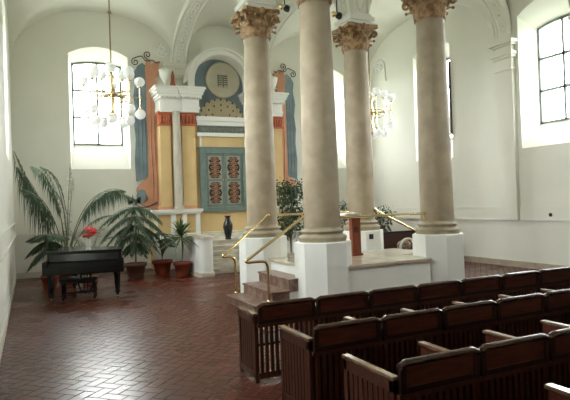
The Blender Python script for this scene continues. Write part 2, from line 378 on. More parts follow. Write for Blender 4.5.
# stucco rosettes on the wall beside the arches
def rosette(fn, uc, zc, r):
    mb = MB()
    def ring(rr, t):
        mb.tube([fn(uc + rr * math.cos(2 * PI * i / 20), zc + rr * math.sin(2 * PI * i / 20), -.01) for i in range(21)], t, 6)
    ring(r, .03); ring(r * .35, .03)
    for i in range(8):
        a = 2 * PI * i / 8; mb.tube([fn(uc + r * k * math.cos(a), zc + r * k * math.sin(a), -.01) for k in (.35, .6, .85)], [.02, .06, .02], 6)
    for s_ in (-1, 1): mb.tube([fn(uc + s_ * (r + .05 + .12 * t), zc - .5 * t + .2 * math.sin(t * 5), -.01) for t in [i / 10 for i in range(11)]], .03, 6)
    trim(mb)
rosette(BW, 4.12, 7.25, .24); rosette(RW, 16.9, 7.1, .24)

# ------------------------------------------------------------------ bimah columns
def column(key, label, z_top=6.42):
    x, y = COL[key]; t = thing('stone_column', label, 'column', (x, y, 0), group='columns round the raised platform')
    c = (x, y, 0)
    mb = MB().lathe([(.541, 0), (.541, 1.235), (.525, 1.25)], c, 8, PI / 8, smooth=False)
    for i in range(8): pass
    part('plinth', mb, white_m, t, 'white painted eight-sided plinth')
    b = MB().lathe([(.44, 1.25), (.44, 1.29), (.455, 1.31), (.46, 1.335), (.44, 1.365), (.40, 1.375), (.38, 1.40), (.385, 1.42), (.41, 1.43), (.415, 1.45), (.39, 1.475), (.355, 1.485), (.34, 1.51), (.335, 1.53)], c, 40)
    part('base', b, stone2_m, t)
    prof = []
    for i in range(17):
        u = i / 16; prof.append((.338 + .008 * math.sin(u * PI) - .052 * u ** 1.6, 1.53 + (5.66 - 1.53) * u))
    prof[0] = (.348, 1.53); prof += [(.295, 5.67), (.305, 5.69), (.29, 5.71)]
    part('shaft', MB().lathe(prof, c, 40), stone_m, t)
    # Corinthian capital
    zb, zt = 5.70, 6.23
    cap = MB().lathe([(.27, zb), (.275, zb + .2), (.30, zb + .35), (.37, zb + .47), (.40, zt)], c, 24)
    for tier, (z0, h, n, ph, r0, cur) in enumerate(((zb, .24, 8, 0, .285, .10), (zb + .04, .40, 8, PI / 8, .30, .13))):
        for i in range(n):
            a = ph + 2 * PI * i / n; d = Vector((math.cos(a), math.sin(a), 0)); s_ = Vector((-d.y, d.x, 0)); rowL, rowC, rowR = [], [], []
            for k in range(8):
                u = k / 7; rr = r0 + .02 + cur * u ** 3 * 1.5; zz = z0 + h * (math.sin(u * PI * .62) / math.sin(PI * .5)) if u > 0 else z0
                wd = (.085 + .03 * math.sin(u * PI)) * (1 - .55 * u ** 4) * (1 + .22 * (k % 2))
                p = Vector((x, y, zz)) + d * rr
                rowC.append(p + d * .022); rowL.append(p - s_ * wd); rowR.append(p + s_ * wd)
            cap.strip(rowL, rowC, True); cap.strip(rowC, rowR, True)
            cap.sphere(rowC[-1], .034, 8, m_=6)
    for i in range(4):                                   # corner volutes
        a = PI / 4 + i * PI / 2; d = Vector((math.cos(a), math.sin(a), 0)); pts = []
        for k in range(22):
            u = k / 21
            if u < .35: v = u / .35; pts.append(Vector((x, y, zb + .22 + .24 * v)) + d * (.33 + .13 * v))
            else:
                v = (u - .35) / .65; an = PI / 2 - v * PI * 2.6; rr = .085 * (1 - .75 * v)
                pts.append(Vector((x, y, zb + .385)) + d * (.475 + rr * math.cos(an)) + Vector((0, 0, rr * math.sin(an))))
        cap.tube(pts, [.035] * 8 + [.032 - .0012 * k for k in range(14)], 7)
    for i in range(4):                                   # inner helices and flower
        a = i * PI / 2; d = Vector((math.cos(a), math.sin(a), 0)); s_ = Vector((-d.y, d.x, 0))
        for sg in (-1, 1):
            pts = []
            for k in range(16):
                v = k / 15; an = PI / 2 - v * PI * 2.2; rr = .06 * (1 - .7 * v)
                pts.append(Vector((x, y, zb + .40)) + d * .40 + s_ * sg * (.10 + rr * math.cos(an)) + Vector((0, 0, rr * math.sin(an))))
            cap.tube(pts, .022, 6)
        cap.sphere(Vector((x, y, zt + .03)) + d * .42, .06, 10, m_=7)
    part('capital', cap, cap_m, t, 'carved gilt-brown leafy capital')
    poly = []
    for i in range(4):                                   # abacus with hollow sides and cut corners
        a0 = PI / 4 + i * PI / 2
        c0 = Vector((math.cos(a0), math.sin(a0))) * .58; tn = Vector((-math.sin(a0), math.cos(a0)))
        a1 = a0 + PI / 2; c1 = Vector((math.cos(a1), math.sin(a1))) * .58; tn1 = Vector((-math.sin(a1), math.cos(a1)))
        poly.append(tuple(c0 - tn * .04)); s0 = c0 + tn * .04; s1 = c1 - tn1 * .04; mid = (s0 + s1) / 2; inn = -mid.normalized() * .06
        for k in range(7):
            u = k / 6; poly.append(tuple(s0 * (1 - u) + s1 * u + inn * (4 * u * (1 - u))))
    part('abacus', MB().prism(poly, lambda u, v, d: (x + u, y + v, d), zt, 6.31), cap_m, t)
    return t
column('a', 'tall stone column behind the far brass handrail, nearest the painted altar wall doors')
column('b', 'tallest looking stone column, nearest the viewer, rising behind the left pew ends')
column('c', 'stone column behind the red-brown reading desk, small black box on its plinth')
column('d', 'stone column at the right corner of the raised platform, in front of the right wall')
for k, (x, y) in COL.items():
    mb = MB().bx(x - .30, x + .30, y - .30, y + .30, 6.31, 6.60).bx(x - .36, x + .36, y - .36, y + .36, 6.42, 6.52).bx(x - .34, x + .34, y - .34, y + .34, 6.31, 6.36)
    trim(mb, white2_m)

# ------------------------------------------------------------------ raised platform and its steps
PZ = .80
t = thing('platform', 'raised white masonry platform with polished marble top between the four columns', 'platform', (6.3, 10.1, 0))
mb, mt = MB(), MB()
for (xa, xb, ya, yb) in ((5.50, 7.22, 8.48, 9.44), (4.66, 7.98, 9.44, 10.76), (5.27, 6.97, 10.76, 11.5)):
    if xa == 5.50: continue
    mb.bx(xa + (.04 if xa < 5 else 0), xb - (.04 if xb > 7.5 else 0), ya + (.06 if ya < 9 else 0), yb, 0, PZ - .05); mt.bx(xa, xb, ya, yb, PZ - .05, PZ)
for M_, e_, za, zb in ((mb, .05, 0, PZ - .05), (mt, 0, PZ - .05, PZ)):
    M_.prism([(5.28, 8.49 + e_), (7.20, 8.49 + e_), (7.20, 9.44), (5.48, 9.44), (5.48, 8.72)], lambda u, v, d: (u, v, d), za, zb)
part('masonry_base', mb, white_m, t); part('marble_top', mt, slab_m, t, 'polished pale brown marble slabs')
t = thing('staircase', 'red-brown marble steps climbing to the platform between the left columns', 'stairs', (4.6, 9.7, 0))
X = [3.60, 3.95, 4.30, 4.64]; Hs = [0, .17, .37, .58, .80]
for i in range(3):
    part('step', MB().bx(X[i] - .02, X[i + 1] + .02, 9.0, 10.5, Hs[i + 1] - .035, Hs[i + 1]).bx(X[i], X[i + 1], 9.02, 10.48, Hs[i] - (.0 if i == 0 else .03), Hs[i + 1] - .035), redmarble_m, t, bevel=.005)
part('stair_core', MB().bx(X[1] + .01, X[2] + .01, 9.05, 10.45, 0, .135).bx(X[2] + .01, 4.64, 9.05, 10.45, 0, .335), white_m, t)
def handrail(label, y, sx, topx, topy, px=3.76, r=.027, m_b=None, z0=.2):
    mb_ = m_b or brass_m
    m_ = lambda X: X if sx > 0 else 12.68 - X
    t = thing('handrail', label, 'handrail', (m_(px), y, z0), group='brass stair handrails')
    P = [(m_(topx), topy, 1.73), tuple(Vector((m_(topx), topy, 1.73)).lerp(Vector((m_(3.60), y, 1.03)), .1)), (m_(3.60), y, 1.03), (m_(3.50), y, .97), (m_(3.53), y, .94), (m_(px - .10), y, .935), (m_(px - .02), y, .88), (m_(px), y, .76), (m_(px), y, .5), (m_(px), y, z0 + .005)]
    part('rail', MB().tube([P[0], P[1]] + [Vector(P[1]).lerp(Vector(P[2]), k / 5) for k in range(1, 5)] + smooth_path(P[2:5], 4), r, 10), mb_, t)
    part('post', MB().tube(smooth_path(P[4:], 4), r, 10), mb_, t)
    part('floor_flange', MB().lathe([(.05, z0 + .001), (.05, z0 + .01), (.03, z0 + .025)], (m_(px), y, 0), 16), mb_, t)
    part('column_flange', MB().tube([(m_(topx), topy, 1.73), (m_(topx) + .06 * sx, topy, 1.745)], .05, 12), mb_, t)
handrail('far polished brass handrail of the left steps, ending at the back left column', 10.40, 1, 4.72, 10.94, 3.76)
handrail('near polished brass handrail of the left steps, running up to the front column', 9.12, 1, 4.66, 9.02, 3.93)
handrail('thin brass handrail sloping down behind the right platform column', 10.9, -1, 4.95, 11.1, 3.76, .026, brass_m, 0)
t = thing('platform_rail', 'horizontal brass rail between the two front platform columns', 'rail', (5.3, 8.8, 1.68))
part('rail', MB().tube([(5.29, 8.86, 1.68), (7.39, 8.83, 1.68)], .026, 10), brass_m, t)
for X in (5.30, 7.38): part('flange', MB().tube([(X, 8.84, 1.68), (X + (.05 if X > 6 else -.05), 8.84, 1.68)], .055, 12), brass_m, t)
part('bracket', MB().tube(smooth_path([(7.40, 8.80, 1.56), (7.33, 8.8, 1.56), (7.31, 8.82, 1.62), (7.31, 8.83, 1.68)], 4), .014, 8), brass_m, t)
t = thing('platform_rail', 'horizontal brass rail between the two back platform columns', 'rail', (5.1, 11.3, 1.72))
part('rail', MB().tube([(5.06, 11.29, 1.72), (7.26, 11.36, 1.72)], .026, 10), brass_m, t)
for X in (5.07, 7.25): part('flange', MB().tube([(X, 11.32, 1.72), (X + (.05 if X > 6 else -.05), 11.32, 1.72)], .055, 12), brass_m, t)

# reading desk
DX = -.17
t = thing('reading_desk', 'narrow red-brown wooden reading desk standing on the marble platform', 'desk', (6.38, 9.95, PZ))
part('body', MB().bx(6.43 + DX, 6.65 + DX, 9.90, 10.02, PZ + .02, 1.64), desk_m, t, bevel=.006)
part('foot', MB().bx(6.40 + DX, 6.68 + DX, 9.87, 10.2, PZ, PZ + .05), desk_m, t, bevel=.005)
em = MB()
for s_ in (1, -1):
    P = [(6.54 + DX + .075 * math.cos(PI / 2 * s_ + 2 * PI * i / 3), 9.893, 1.36 + .075 * math.sin(PI / 2 * s_ + 2 * PI * i / 3)) for i in range(4)]
    em.tube(P, .008, 6, False)
part('star_emblem', em, mat('dark_inlay', (.07, .02, .012), .5), t, 'dark six-pointed star')
top = MB().box((6.53 + DX, 10.02, 1.655), (.40, .34, .03), rx=0)
part('desk_top', top, desk_m, t, bevel=.005)
o = part('open_book', MB().prism([(-.20, .0), (-.19, .03), (-.10, .055), (0, .03), (.10, .06), (.19, .035), (.2, 0)], lambda u, v, d: (6.46 + DX + u * 1.05, d, 1.671 + v), 9.88, 10.16), cloth_m)
tag(o, 'white open book lying on top of the reading desk', 'book')
o = part('socket_box', MB().bx(7.37, 7.47, 10.862, 10.90, 1.05, 1.17), black_m, None, bevel=.008); tag(o, 'small black box mounted on the back right column plinth', 'socket')
o = part('socket_box', MB().bx(8.21, 8.25, 8.72, 8.80, 1.03, 1.09), black_m, None, bevel=.006); tag(o, 'tiny dark fitting on the right side of the front right column plinth', 'socket')
o = part('wall_socket', MB().tube([(XR + .0, 9.65, 1.45), (XR - .045, 9.65, 1.45)], .05, 14), black_m); tag(o, 'round dark socket on the right wall below the large window', 'socket')

# ------------------------------------------------------------------ ark wall
AX = 5.97
def mir(x, s_): return x if s_ < 0 else 2 * AX - x
t = thing('ark_shrine', 'tall painted shrine with ochre pilasters, white cornices and arched blue niche', 'shrine', (AX, 17.0, 0))
ark = t
YA = 17.25
part('plinth_wall', MB().bx(3.55, 8.39, YA, YB - .01, 0, 1.80), yellow_m, t)
wl = MB().bx(4.9, 7.04, YA + .05, YB - .01, 1.80, 4.93)
part('back_panel', wl, yellow_m, t)
for s_ in (-1, 1):
    a = lambda v: mir(v, s_)
    part('pedestal_cap', MB().bx(a(3.47), a(5.12), YA - .20, YA + .1, 1.80, 1.90).bx(a(3.52), a(5.08), YA - .15, YA + .1, 1.74, 1.80), white2_m, t)
    ps = MB()
    for x_a, x_b in ((3.55, 3.66), (4.08, 4.24), (4.46, 4.60), (4.90, 5.04)): ps.bx(a(x_a), a(x_b), YA - .1, YA + .02, 0, 1.75)
    ps.bx(a(3.55), a(5.04), YA - .1, YA + .02, 0, .30)
    ps.bx(a(3.55), a(5.04), YA - .13, YA + .02, 0, 1.12)
    part('pedestal_frame', ps, white2_m, t)
    part('base_band', MB().bx(a(3.72), a(4.98), YA - .12, YA + .2, 1.90, 2.0), pink_m, t)
    part('pilaster', MB().bx(a(3.82), a(4.16), YA - .04, YA + .35, 2.0, 4.62), yellow_m, t)
    part('pilaster', MB().bx(a(4.52), a(4.97), YA - .06, YA + .35, 2.0, 4.62), yellow_m, t)
    part('wall_strip', MB().bx(a(4.16), a(4.52), YA + .1, YA + .3, 2.0, 4.9), yellow_m, t)
    for (xa, xb, yy) in ((3.82, 4.16, YA - .04), (4.52, 4.97, YA - .06)):
        cp = MB().bx(a(xa - .02), a(xb + .02), yy - .02, YA + .3, 4.62, 5.02).bx(a(xa - .05), a(xb + .05), yy - .05, YA + .3, 4.60, 4.66).bx(a(xa - .05), a(xb + .05), yy - .06, YA + .3, 4.94, 5.04)
        for i in range(4):
            u = xa + (xb - xa) * (i + .5) / 4
            cp.tube([(a(u), yy - .04, 4.68), (a(u), yy - .07, 4.80), (a(u), yy - .09, 4.90), (a(u), yy - .12, 4.92)], [.035, .05, .04, .02], 6)
        part('pilaster_capital', cp, orange_m, t)
    part('marble_shaft', MB().lathe([(.17, 1.90), (.17, 1.95), (.15, 1.99), (.135, 2.03), (.14, 3.0), (.12, 5.05)], (a(4.34), YA - .12, 0), 24), greym_m, t, 'round grey marble shaft')
    en = MB()
    for z0, z1, e in ((5.02, 5.12, .0), (5.12, 5.20, .02), (5.20, 5.44, .0), (5.44, 5.50, .04), (5.50, 5.59, .07), (5.59, 5.68, .12), (5.68, 5.76, .15), (5.76, 5.83, .19)):
        en.bx(a(3.82 - e), a(5.04 + e), YA - .14 - e, YB - .02, z0, z1)
        en.bx(a(4.52 - e), a(5.08 + e), YA - .24 - e, YA - .1, z0, z1)
    for i in range(16):
        u = 3.80 + 1.28 * i / 15; en.bx(a(u), a(u + .045), YA - .29 if u < 4.45 else YA - .40, YA - .1, 5.45, 5.51)
    part('entablature', en, white2_m, t, 'white stepped cornice')
    u_ = MB().lathe([(.10, 5.83), (.10, 5.87), (.035, 5.92), (.04, 6.0), (.12, 6.14), (.17, 6.28), (.19, 6.42), (.15, 6.44), (.16, 6.40)], (a(4.06), YA + .1, 0), 20)
    part('urn', u_, white2_m, t, 'white urn')
    part('flame_finial', MB().lathe([(.06, 5.83), (.11, 5.9), (.06, 6.1), (.06, 6.25), (.02, 6.42)], (a(4.34), YA + .18, 0), 12), orange_m, t, 'dark red pointed finial')
# arch and niche
def arc(cx, cz, r, y, n=32, a0=0, a1=PI): return [(cx + r * math.cos(a0 + (a1 - a0) * i / n), y, cz + r * math.sin(a0 + (a1 - a0) * i / n)) for i in range(n + 1)]
CZ = 6.08
av = MB()
steps = ((1.20, YA - .02), (1.20, YA - .10), (1.13, YA - .10), (1.11, YA - .04), (.98, YA - .04), (.95, YA), (.93, YB - .15))
for (ra, ya), (rb, yb) in zip(steps, steps[1:]): av.strip(arc(AX, CZ, ra, ya), arc(AX, CZ, rb, yb), True)
av.strip(arc(AX, CZ, 1.20, YA - .10), arc(AX, CZ, 1.20, YB), True)
for s_ in (-1, 1):
    for (ra, ya), (rb, yb) in zip(steps, steps[1:]):
        av.add([(AX + s_ * ra, ya, CZ), (AX + s_ * rb, yb, CZ), (AX + s_ * rb, yb, 4.93), (AX + s_ * ra, ya, 4.93)], [(0, 1, 2, 3)])
part('archivolt', av, beige_m if False else white2_m, t, 'white round arch')
nb = MB().add([(AX, YB - .14, 4.9)] + [(AX + .94, YB - .14, 4.9)] + arc(AX, CZ, .94, YB - .14) + [(AX - .94, YB - .14, 4.9)], [(0, i, i + 1) for i in range(1, 35)])
part('niche_back', nb, blue_m, t, 'slate blue back of the niche')
dc = MB().lathe([(.62, 0), (.62, .05), (.58, .07), (.56, .05), (.001, .05)], (6.16, YB - .145, 6.30), 48, M=Matrix.Rotation(PI / 2, 3, 'X'), caps=False)
dsk = part('disc', dc, beige_m, t, 'round beige medallion')
tb = MB()
for x_a, x_b in ((5.97, 6.15), (6.17, 6.34)): tb.prism([(x_a, 6.05)] + [(x_b, 6.05), (x_b, 6.46)] + [((x_a + x_b) / 2 + (x_b - x_a) / 2 * math.cos(PI * i / 8), 6.46 + .05 * math.sin(PI * i / 8)) for i in range(1, 8)] + [(x_a, 6.46)], lambda u, v, d: (u, d, v), YB - .22, YB - .195)
tab = part('law_tablets', tb, mat('grey_beige_tablet', (.46, .43, .33), .8), dsk, 'pair of pale tablets with dark lines')
ln = MB()
for i in range(5):
    for x_a, w_, ww in ((5.99, .13, .0), (6.20, .11, .03)):
        z = 6.12 + i * .075; x_ = x_a
        for g in range(4): ln.bx(x_, x_ + .022, YB - .232, YB - .219, z, z + .035 - (g % 2) * .01); ln.bx(x_, x_ + .032, YB - .232, YB - .219, z + .028, z + .036); x_ += .035 if ww == 0 else .03
ln.bx(5.97, 5.985, YB - .232, YB - .219, 6.05, 6.48).bx(6.145, 6.175, YB - .232, YB - .219, 6.05, 6.48)
part('tablet_lettering', ln, mat('dark_lettering', (.08, .08, .06), .7), dsk)
fan = MB().prism([(6.05 + .80 * math.cos(PI * i / 24), 4.93 + .72 * math.sin(PI * i / 24)) for i in range(25)], lambda u, v, d: (u, d, v), YB - .22, YB - .15)
fn_ = part('fan_mound', fan, mat('tan_plaster', (.56, .49, .34), .8, noise=(.52, .45, .30), scale=4), t, 'tan half-round field with dark dots')
dt = MB()
for rr, n, sz in ((.74, 11, .028), (.54, 7, .026), (.34, 3, .024)):
    for i in range(n):
        a_ = PI * (i + .5) / n; X, Z = 6.05 + rr * 1.04 * math.cos(a_), 4.93 + rr * .93 * math.sin(a_)
        dt.prism([(X, Z - sz * 1.6), (X + sz, Z), (X, Z + sz * 1.6), (X - sz, Z)], lambda u, v, d: (u, d, v), YB - .245, YB - .21)
part('ornament', dt, mat('dark_spot', (.05, .05, .04), .7), fn_)
part('lintel', MB().bx(5.0, 6.94, YA - .12, YB - .1, 4.78, 4.93).bx(5.04, 6.9, YA - .06, YA + .2, 4.64, 4.78).bx(5.04, 6.9, YA - .05, YA + .2, 4.28, 4.40), white2_m, t)
ins = part('inscription_panel', MB().bx(5.10, 6.84, YA - .02, YA + .1, 4.40, 4.64), inscr_m, t, 'dark green inscription slab')
mb = MB(); x_ = 5.16
while x_ < 6.76:
    wd = random.uniform(.03, .05); z = 4.48
    mb.bx(x_, x_ + wd, YA - .028, YA - .018, z + .07, z + .082); mb.bx(x_ + wd - .011, x_ + wd, YA - .028, YA - .018, z, z + .08)
    if random.random() < .5: mb.bx(x_, x_ + wd, YA - .028, YA - .018, z, z + .011)
    if random.random() < .4: mb.bx(x_, x_ + .011, YA - .028, YA - .018, z, z + .05)
    x_ += wd + random.choice((.018, .018, .02, .06))
part('inscription_lettering', mb, mat('dull_letter', (.26, .27, .22), .6), ins)
for xm in (5.14, 6.72): part('panel_moulding', MB().bx(xm, xm + .05, YA + .0, YA + .1, 3.92, 4.28), white2_m, t)
# ark doors
fr = MB().bx(5.10, 5.28, YA - .10, YA + .1, 1.78, 3.86).bx(6.58, 6.77, YA - .10, YA + .1, 1.78, 3.86).bx(5.28, 6.58, YA - .10, YA + .1, 3.70, 3.86).bx(5.28, 6.58, YA - .10, YA + .1, 1.78, 1.92).bx(5.06, 6.81, YA - .13, YA + .1, 3.86, 3.92)
part('door_frame', fr, teal_m, t, 'grey-teal door frame', bevel=.006)
for s_, (xa, xb) in ((-1, (5.285, 5.925)), (1, (5.935, 6.575))):
    dl = MB().bx(xa, xb, YA - .04, YA + .05, 1.925, 3.695)
    door = part('door', dl, teal_m, t, 'grey-teal door leaf with two openwork panels')
    for za, zb_ in ((2.02, 2.78), (2.86, 3.62)):
        cx, cz = (xa + xb) / 2, (za + zb_) / 2
        part('door_panel', MB().bx(xa + .08, xb - .08, YA - .055, YA - .03, za, zb_), tealpan_m, door)
        pl = [((.185 + .035 * math.cos(12 * an) * (1 if abs(math.sin(an)) < .98 else 0)) * (abs(math.cos(an)) ** .45) * (1 if math.cos(an) > 0 else -1), .355 * (abs(math.sin(an)) ** .6) * (1 if math.sin(an) > 0 else -1)) for an in [2 * PI * i / 64 for i in range(64)]]
        gr = part('grille', MB().prism([(cx + u, cz + v) for u, v in pl], lambda u, v, d: (u, d, v), YA - .072, YA - .05), mat('black_grille', (.02, .018, .016), .5), door, 'black scalloped openwork grille')
    sc = MB()
    for za, zb_ in ((2.02, 2.78), (2.86, 3.62)):
        cx, cz = (xa + xb) / 2, (za + zb_) / 2
        for i in range(-2, 3):
            for rr in (.06, .025):
                sc.tube([(cx + rr * 1.3 * math.cos(2 * PI * k / 12), YA - .078, cz + i * .135 + rr * math.sin(2 * PI * k / 12)) for k in range(13)], .012, 5)
            for sg in (-1, 1): sc.tube(smooth_path([(cx + sg * .09, YA - .078, cz + i * .135 - .04), (cx + sg * .15, YA - .078, cz + i * .135), (cx + sg * .09, YA - .078, cz + i * .135 + .045)], 3), .011, 5)
    part('scrollwork', sc, mat('rust_gold', (.42, .20, .10), .5), door, 'rust-gold scrollwork')
    part('door_handle', MB().sphere((5.93 + s_ * .05, YA - .075, 2.82), .025, 10), brass_m, door)
# painted and moulded drapes with iron scrolls
def drape(s_, label):
    t = thing('stucco_drape', label, 'drape', (mir(3.5, s_), YB - .05, 1.9))
    c = 12.13
    f = lambda X: X if s_ < 0 else c - X
    pk = [(3.45, 2.0), (3.86, 1.85), (3.98, 2.4), (3.96, 4.6), (3.94, 5.4), (4.02, 5.5), (3.93, 5.62), (3.98, 5.85), (3.86, 6.0), (3.90, 6.12), (3.82, 6.2), (3.98, 6.35), (4.04, 6.42), (3.95, 6.5), (4.0, 6.72), (4.06, 6.80), (3.88, 6.78), (3.74, 6.70), (3.70, 6.86), (3.60, 6.80), (3.52, 6.55), (3.56, 6.0), (3.54, 5.0), (3.56, 4.0), (3.54, 3.0), (3.32, 2.78), (3.16, 2.62), (3.16, 2.5), (3.42, 2.52), (3.48, 2.3), (3.2, 2.15)]
    mb = MB().prism([(f(u), v) for u, v in pk], lambda u, v, d: (u, d, v), YB - .10, YB - .0)
    for xx in (3.66, 3.78, 3.88): mb.tube([(f(xx + .02 * math.sin(k)), YB - .10, 2.2 + k * .42) for k in range(10)], [.01] + [.022] * 8 + [.01], 6)
    part('pink_fold', mb, pink_m, t, 'salmon pink fold')
    bl = [(3.16, 2.85), (3.30, 2.9), (3.56, 3.0), (3.58, 4.0), (3.56, 5.0), (3.58, 6.0), (3.60, 6.6), (3.45, 6.72), (3.30, 6.62), (3.18, 6.40), (3.22, 6.1), (3.14, 5.6), (3.20, 5.2), (3.14, 4.7), (3.18, 4.2), (3.13, 3.6)]
    mb = MB().prism([(f(u), v) for u, v in bl], lambda u, v, d: (u, d, v), YB - .075, YB - .0)
    mb.prism([(f(3.30 + .15 * math.cos(2 * PI * i / 16)), 2.36 + .22 * math.sin(2 * PI * i / 16)) for i in range(16)], lambda u, v, d: (u, d, v), YB - .125, YB - .0)
    for xx in (3.24, 3.36, 3.48): mb.tube([(f(xx), YB - .075, 3.0 + k * .38) for k in range(10)], [.01] + [.02] * 8 + [.01], 6)
    part('blue_fold', mb, blue_m, t, 'slate blue fold')
    ir = MB()
    def spiral(cx, cz, r, turns, a0, sg=1): return [(f(cx + r * (1 - .8 * k / 24) * math.cos(a0 + sg * turns * 2 * PI * k / 24)), YB - .12, cz + r * (1 - .8 * k / 24) * math.sin(a0 + sg * turns * 2 * PI * k / 24)) for k in range(25)]
    ir.tube(spiral(3.62, 6.98, .13, 1.4, -PI / 2, -1), .016, 6); ir.tube(spiral(3.22, 6.72, .13, 1.4, PI / 2, 1), .016, 6)
    ir.tube(smooth_path([(f(3.22), YB - .12, 6.86), (f(3.42), YB - .12, 6.92), (f(3.55), YB - .12, 6.78), (f(3.62), YB - .12, 6.85)], 5), .016, 6)
    ir.tube(smooth_path([(f(3.62), YB - .12, 6.78), (f(3.78), YB - .12, 6.82), (f(3.9), YB - .12, 6.74), (f(4.0), YB - .12, 6.8)], 5), .014, 6)
    ir.tube(smooth_path([(f(3.0), YB - .12, 2.4), (f(3.1), YB - .12, 2.1), (f(3.4), YB - .12, 2.0), (f(3.8), YB - .12, 2.15)], 5), .014, 6)
    part('iron_scroll', ir, black_m, t, 'dark curled ironwork')
drape(-1, 'salmon and blue drape relief at the left side of the painted shrine')
drape(1, 'salmon and blue drape relief at the right side of the painted shrine')
# ark steps and cheek blocks
t = thing('shrine_steps', 'pale marble steps rising to the shrine doors', 'stairs', (5.97, 15.9, 0))
for i in range(6):
    Yc = 15.05 + .2 * i
    part('step', MB().bx(4.71, 7.23, Yc, YA - .15, .15 * i, .15 * i + .12).bx(4.71, 7.23, Yc - .03, YA - .15, .15 * i + .12, .15 * i + .15), marble_m, t, bevel=.008)
part('riser_band', MB().bx(5.06, 6.88, YA - .148, YA - .005, 0, 1.12), marble_m, t)
for s_, lb in ((-1, 'white rounded cheek wall left of the shrine steps'), (1, 'white rounded cheek wall right of the shrine steps, behind the back left column')):
    t = thing('cheek_wall', lb, 'low wall', (mir(4.44, s_), 15.0, 0), group=None)
    def rr(e):
        xa, xb = 4.22 - e, 4.66 + e; ya = 14.56 - e; r = .2; P = [(xb, YA - .15), (xa, YA - .15)]
        P += [(xa + r - r * math.cos(PI / 2 * i / 6), ya + r - r * math.sin(PI / 2 * i / 6)) for i in range(7)]
        P += [(xb - r + r * math.sin(PI / 2 * i / 6), ya + r - r * math.cos(PI / 2 * i / 6)) for i in range(7)]
        return [(mir(u, s_), v) for u, v in P]
    part('body', MB().prism(rr(0), lambda u, v, d: (u, v, d), .12, 1.05), white_m, t)
    part('foot_moulding', MB().prism(rr(.03), lambda u, v, d: (u, v, d), 0, .12), marble_m, t)
    part('cap_slab', MB().prism(rr(.04), lambda u, v, d: (u, v, d), 1.05, 1.12), marble_m, t)
o = part('floor_vase', MB().lathe([(.09, 0), (.10, .02), (.085, .06), (.12, .20), (.155, .38), (.145, .48), (.09, .60), (.07, .66), (.075, .70), (.115, .745), (.10, .74), (.06, .69)], (5.64, 16.18, .90), 28), blackvase_m)
tag(o, 'tall black vase standing on the top shrine step below the doors', 'vase')

# ------------------------------------------------------------------ chandeliers
def chandelier(loc, label):
    t = thing('chandelier', label, 'chandelier', loc, group='brass globe chandeliers')
    P = lambda n, mb, m_, par=t, lb=None: part(n, mb, m_, par, lb, world=False)
    P('stem', MB().tube([(0, 0, -.65), (0, 0, 3.35)], .018, 8).sphere((0, 0, 2.15), .05, 10), darkbrass_m)
    P('hub', MB().lathe([(.03, -.72), (.09, -.62), (.12, -.5), (.05, -.38), (.07, -.2), (.14, 0), (.07, .18), (.05, .35), (.11, .45), (.03, .6)], (0, 0, 0), 16), brass_m)
    for rr, zz in ((.20, .0), (.42, .06), (.42, -.10)): P('ring', MB().tube([(rr * math.cos(2 * PI * k / 32), rr * math.sin(2 * PI * k / 32), zz) for k in range(33)], .014, 6), darkbrass_m)
    for i in range(10):
        a = 2 * PI * i / 10 + .15; out_ = i % 2 == 0; R_ = .74 if out_ else .44; d = Vector((math.cos(a), math.sin(a), 0)); zu, zd = (.26, -.28) if out_ else (.46, -.50)
        ar = MB().tube([d * .06, d * R_], .013, 6).tube([d * R_ + Vector((0, 0, zd)), d * R_ + Vector((0, 0, zu))], .013, 6).sphere(d * R_, .03, 8, m_=6)
        ar.lathe([(.03, 0), (.06, .02), (.05, .05)], d * R_ + Vector((0, 0, zu)), 10).lathe([(.05, -.05), (.06, -.02), (.03, 0)], d * R_ + Vector((0, 0, zd)), 10)
        arm = P('arm', ar, brass_m)
        for zz, sg in ((zu, 1), (zd, -1)): P('glass_globe', MB().sphere(d * R_ + Vector((0, 0, zz + sg * .16)), (.14), 16, (1, 1, .93), 10), glob_m, arm, 'white opal glass globe')
    return t
ch = chandelier((1.99, 14.4, 4.90), 'brass chandelier with white globes hanging before the left window')
c2 = copy_tree(ch); c2.location = (10.10, 14.6, 4.80); c2['label'] = 'brass chandelier with white globes hanging right of the back right column'
def spot(loc, label):
    t = thing('spotlight', label, 'lamp', loc, group='spotlights under the vault')
    part('bracket', MB().tube([(0, 0, .75), (0, 0, .10), (.06, 0, .02)], .014, 6), black_m, t, world=False)
    part('lamp_head', MB().lathe([(.02, .09), (.06, .07), (.085, -.02), (.08, -.05)], (.06, 0, .0), 14, M=Matrix.Rotation(.5, 3, 'Y')), black_m, t, world=False)
    part('lamp_head', MB().lathe([(.02, .07), (.05, .05), (.07, -.02), (.065, -.05)], (-.09, 0, .03), 14, M=Matrix.Rotation(-.9, 3, 'Y')), brass_m, t, world=False)
spot((5.95, 12.2, 6.90), 'small dark twin spotlight hanging right of the back left capital')
spot((7.0, 11.42, 6.58), 'small dark twin spotlight beside the back right column capital')

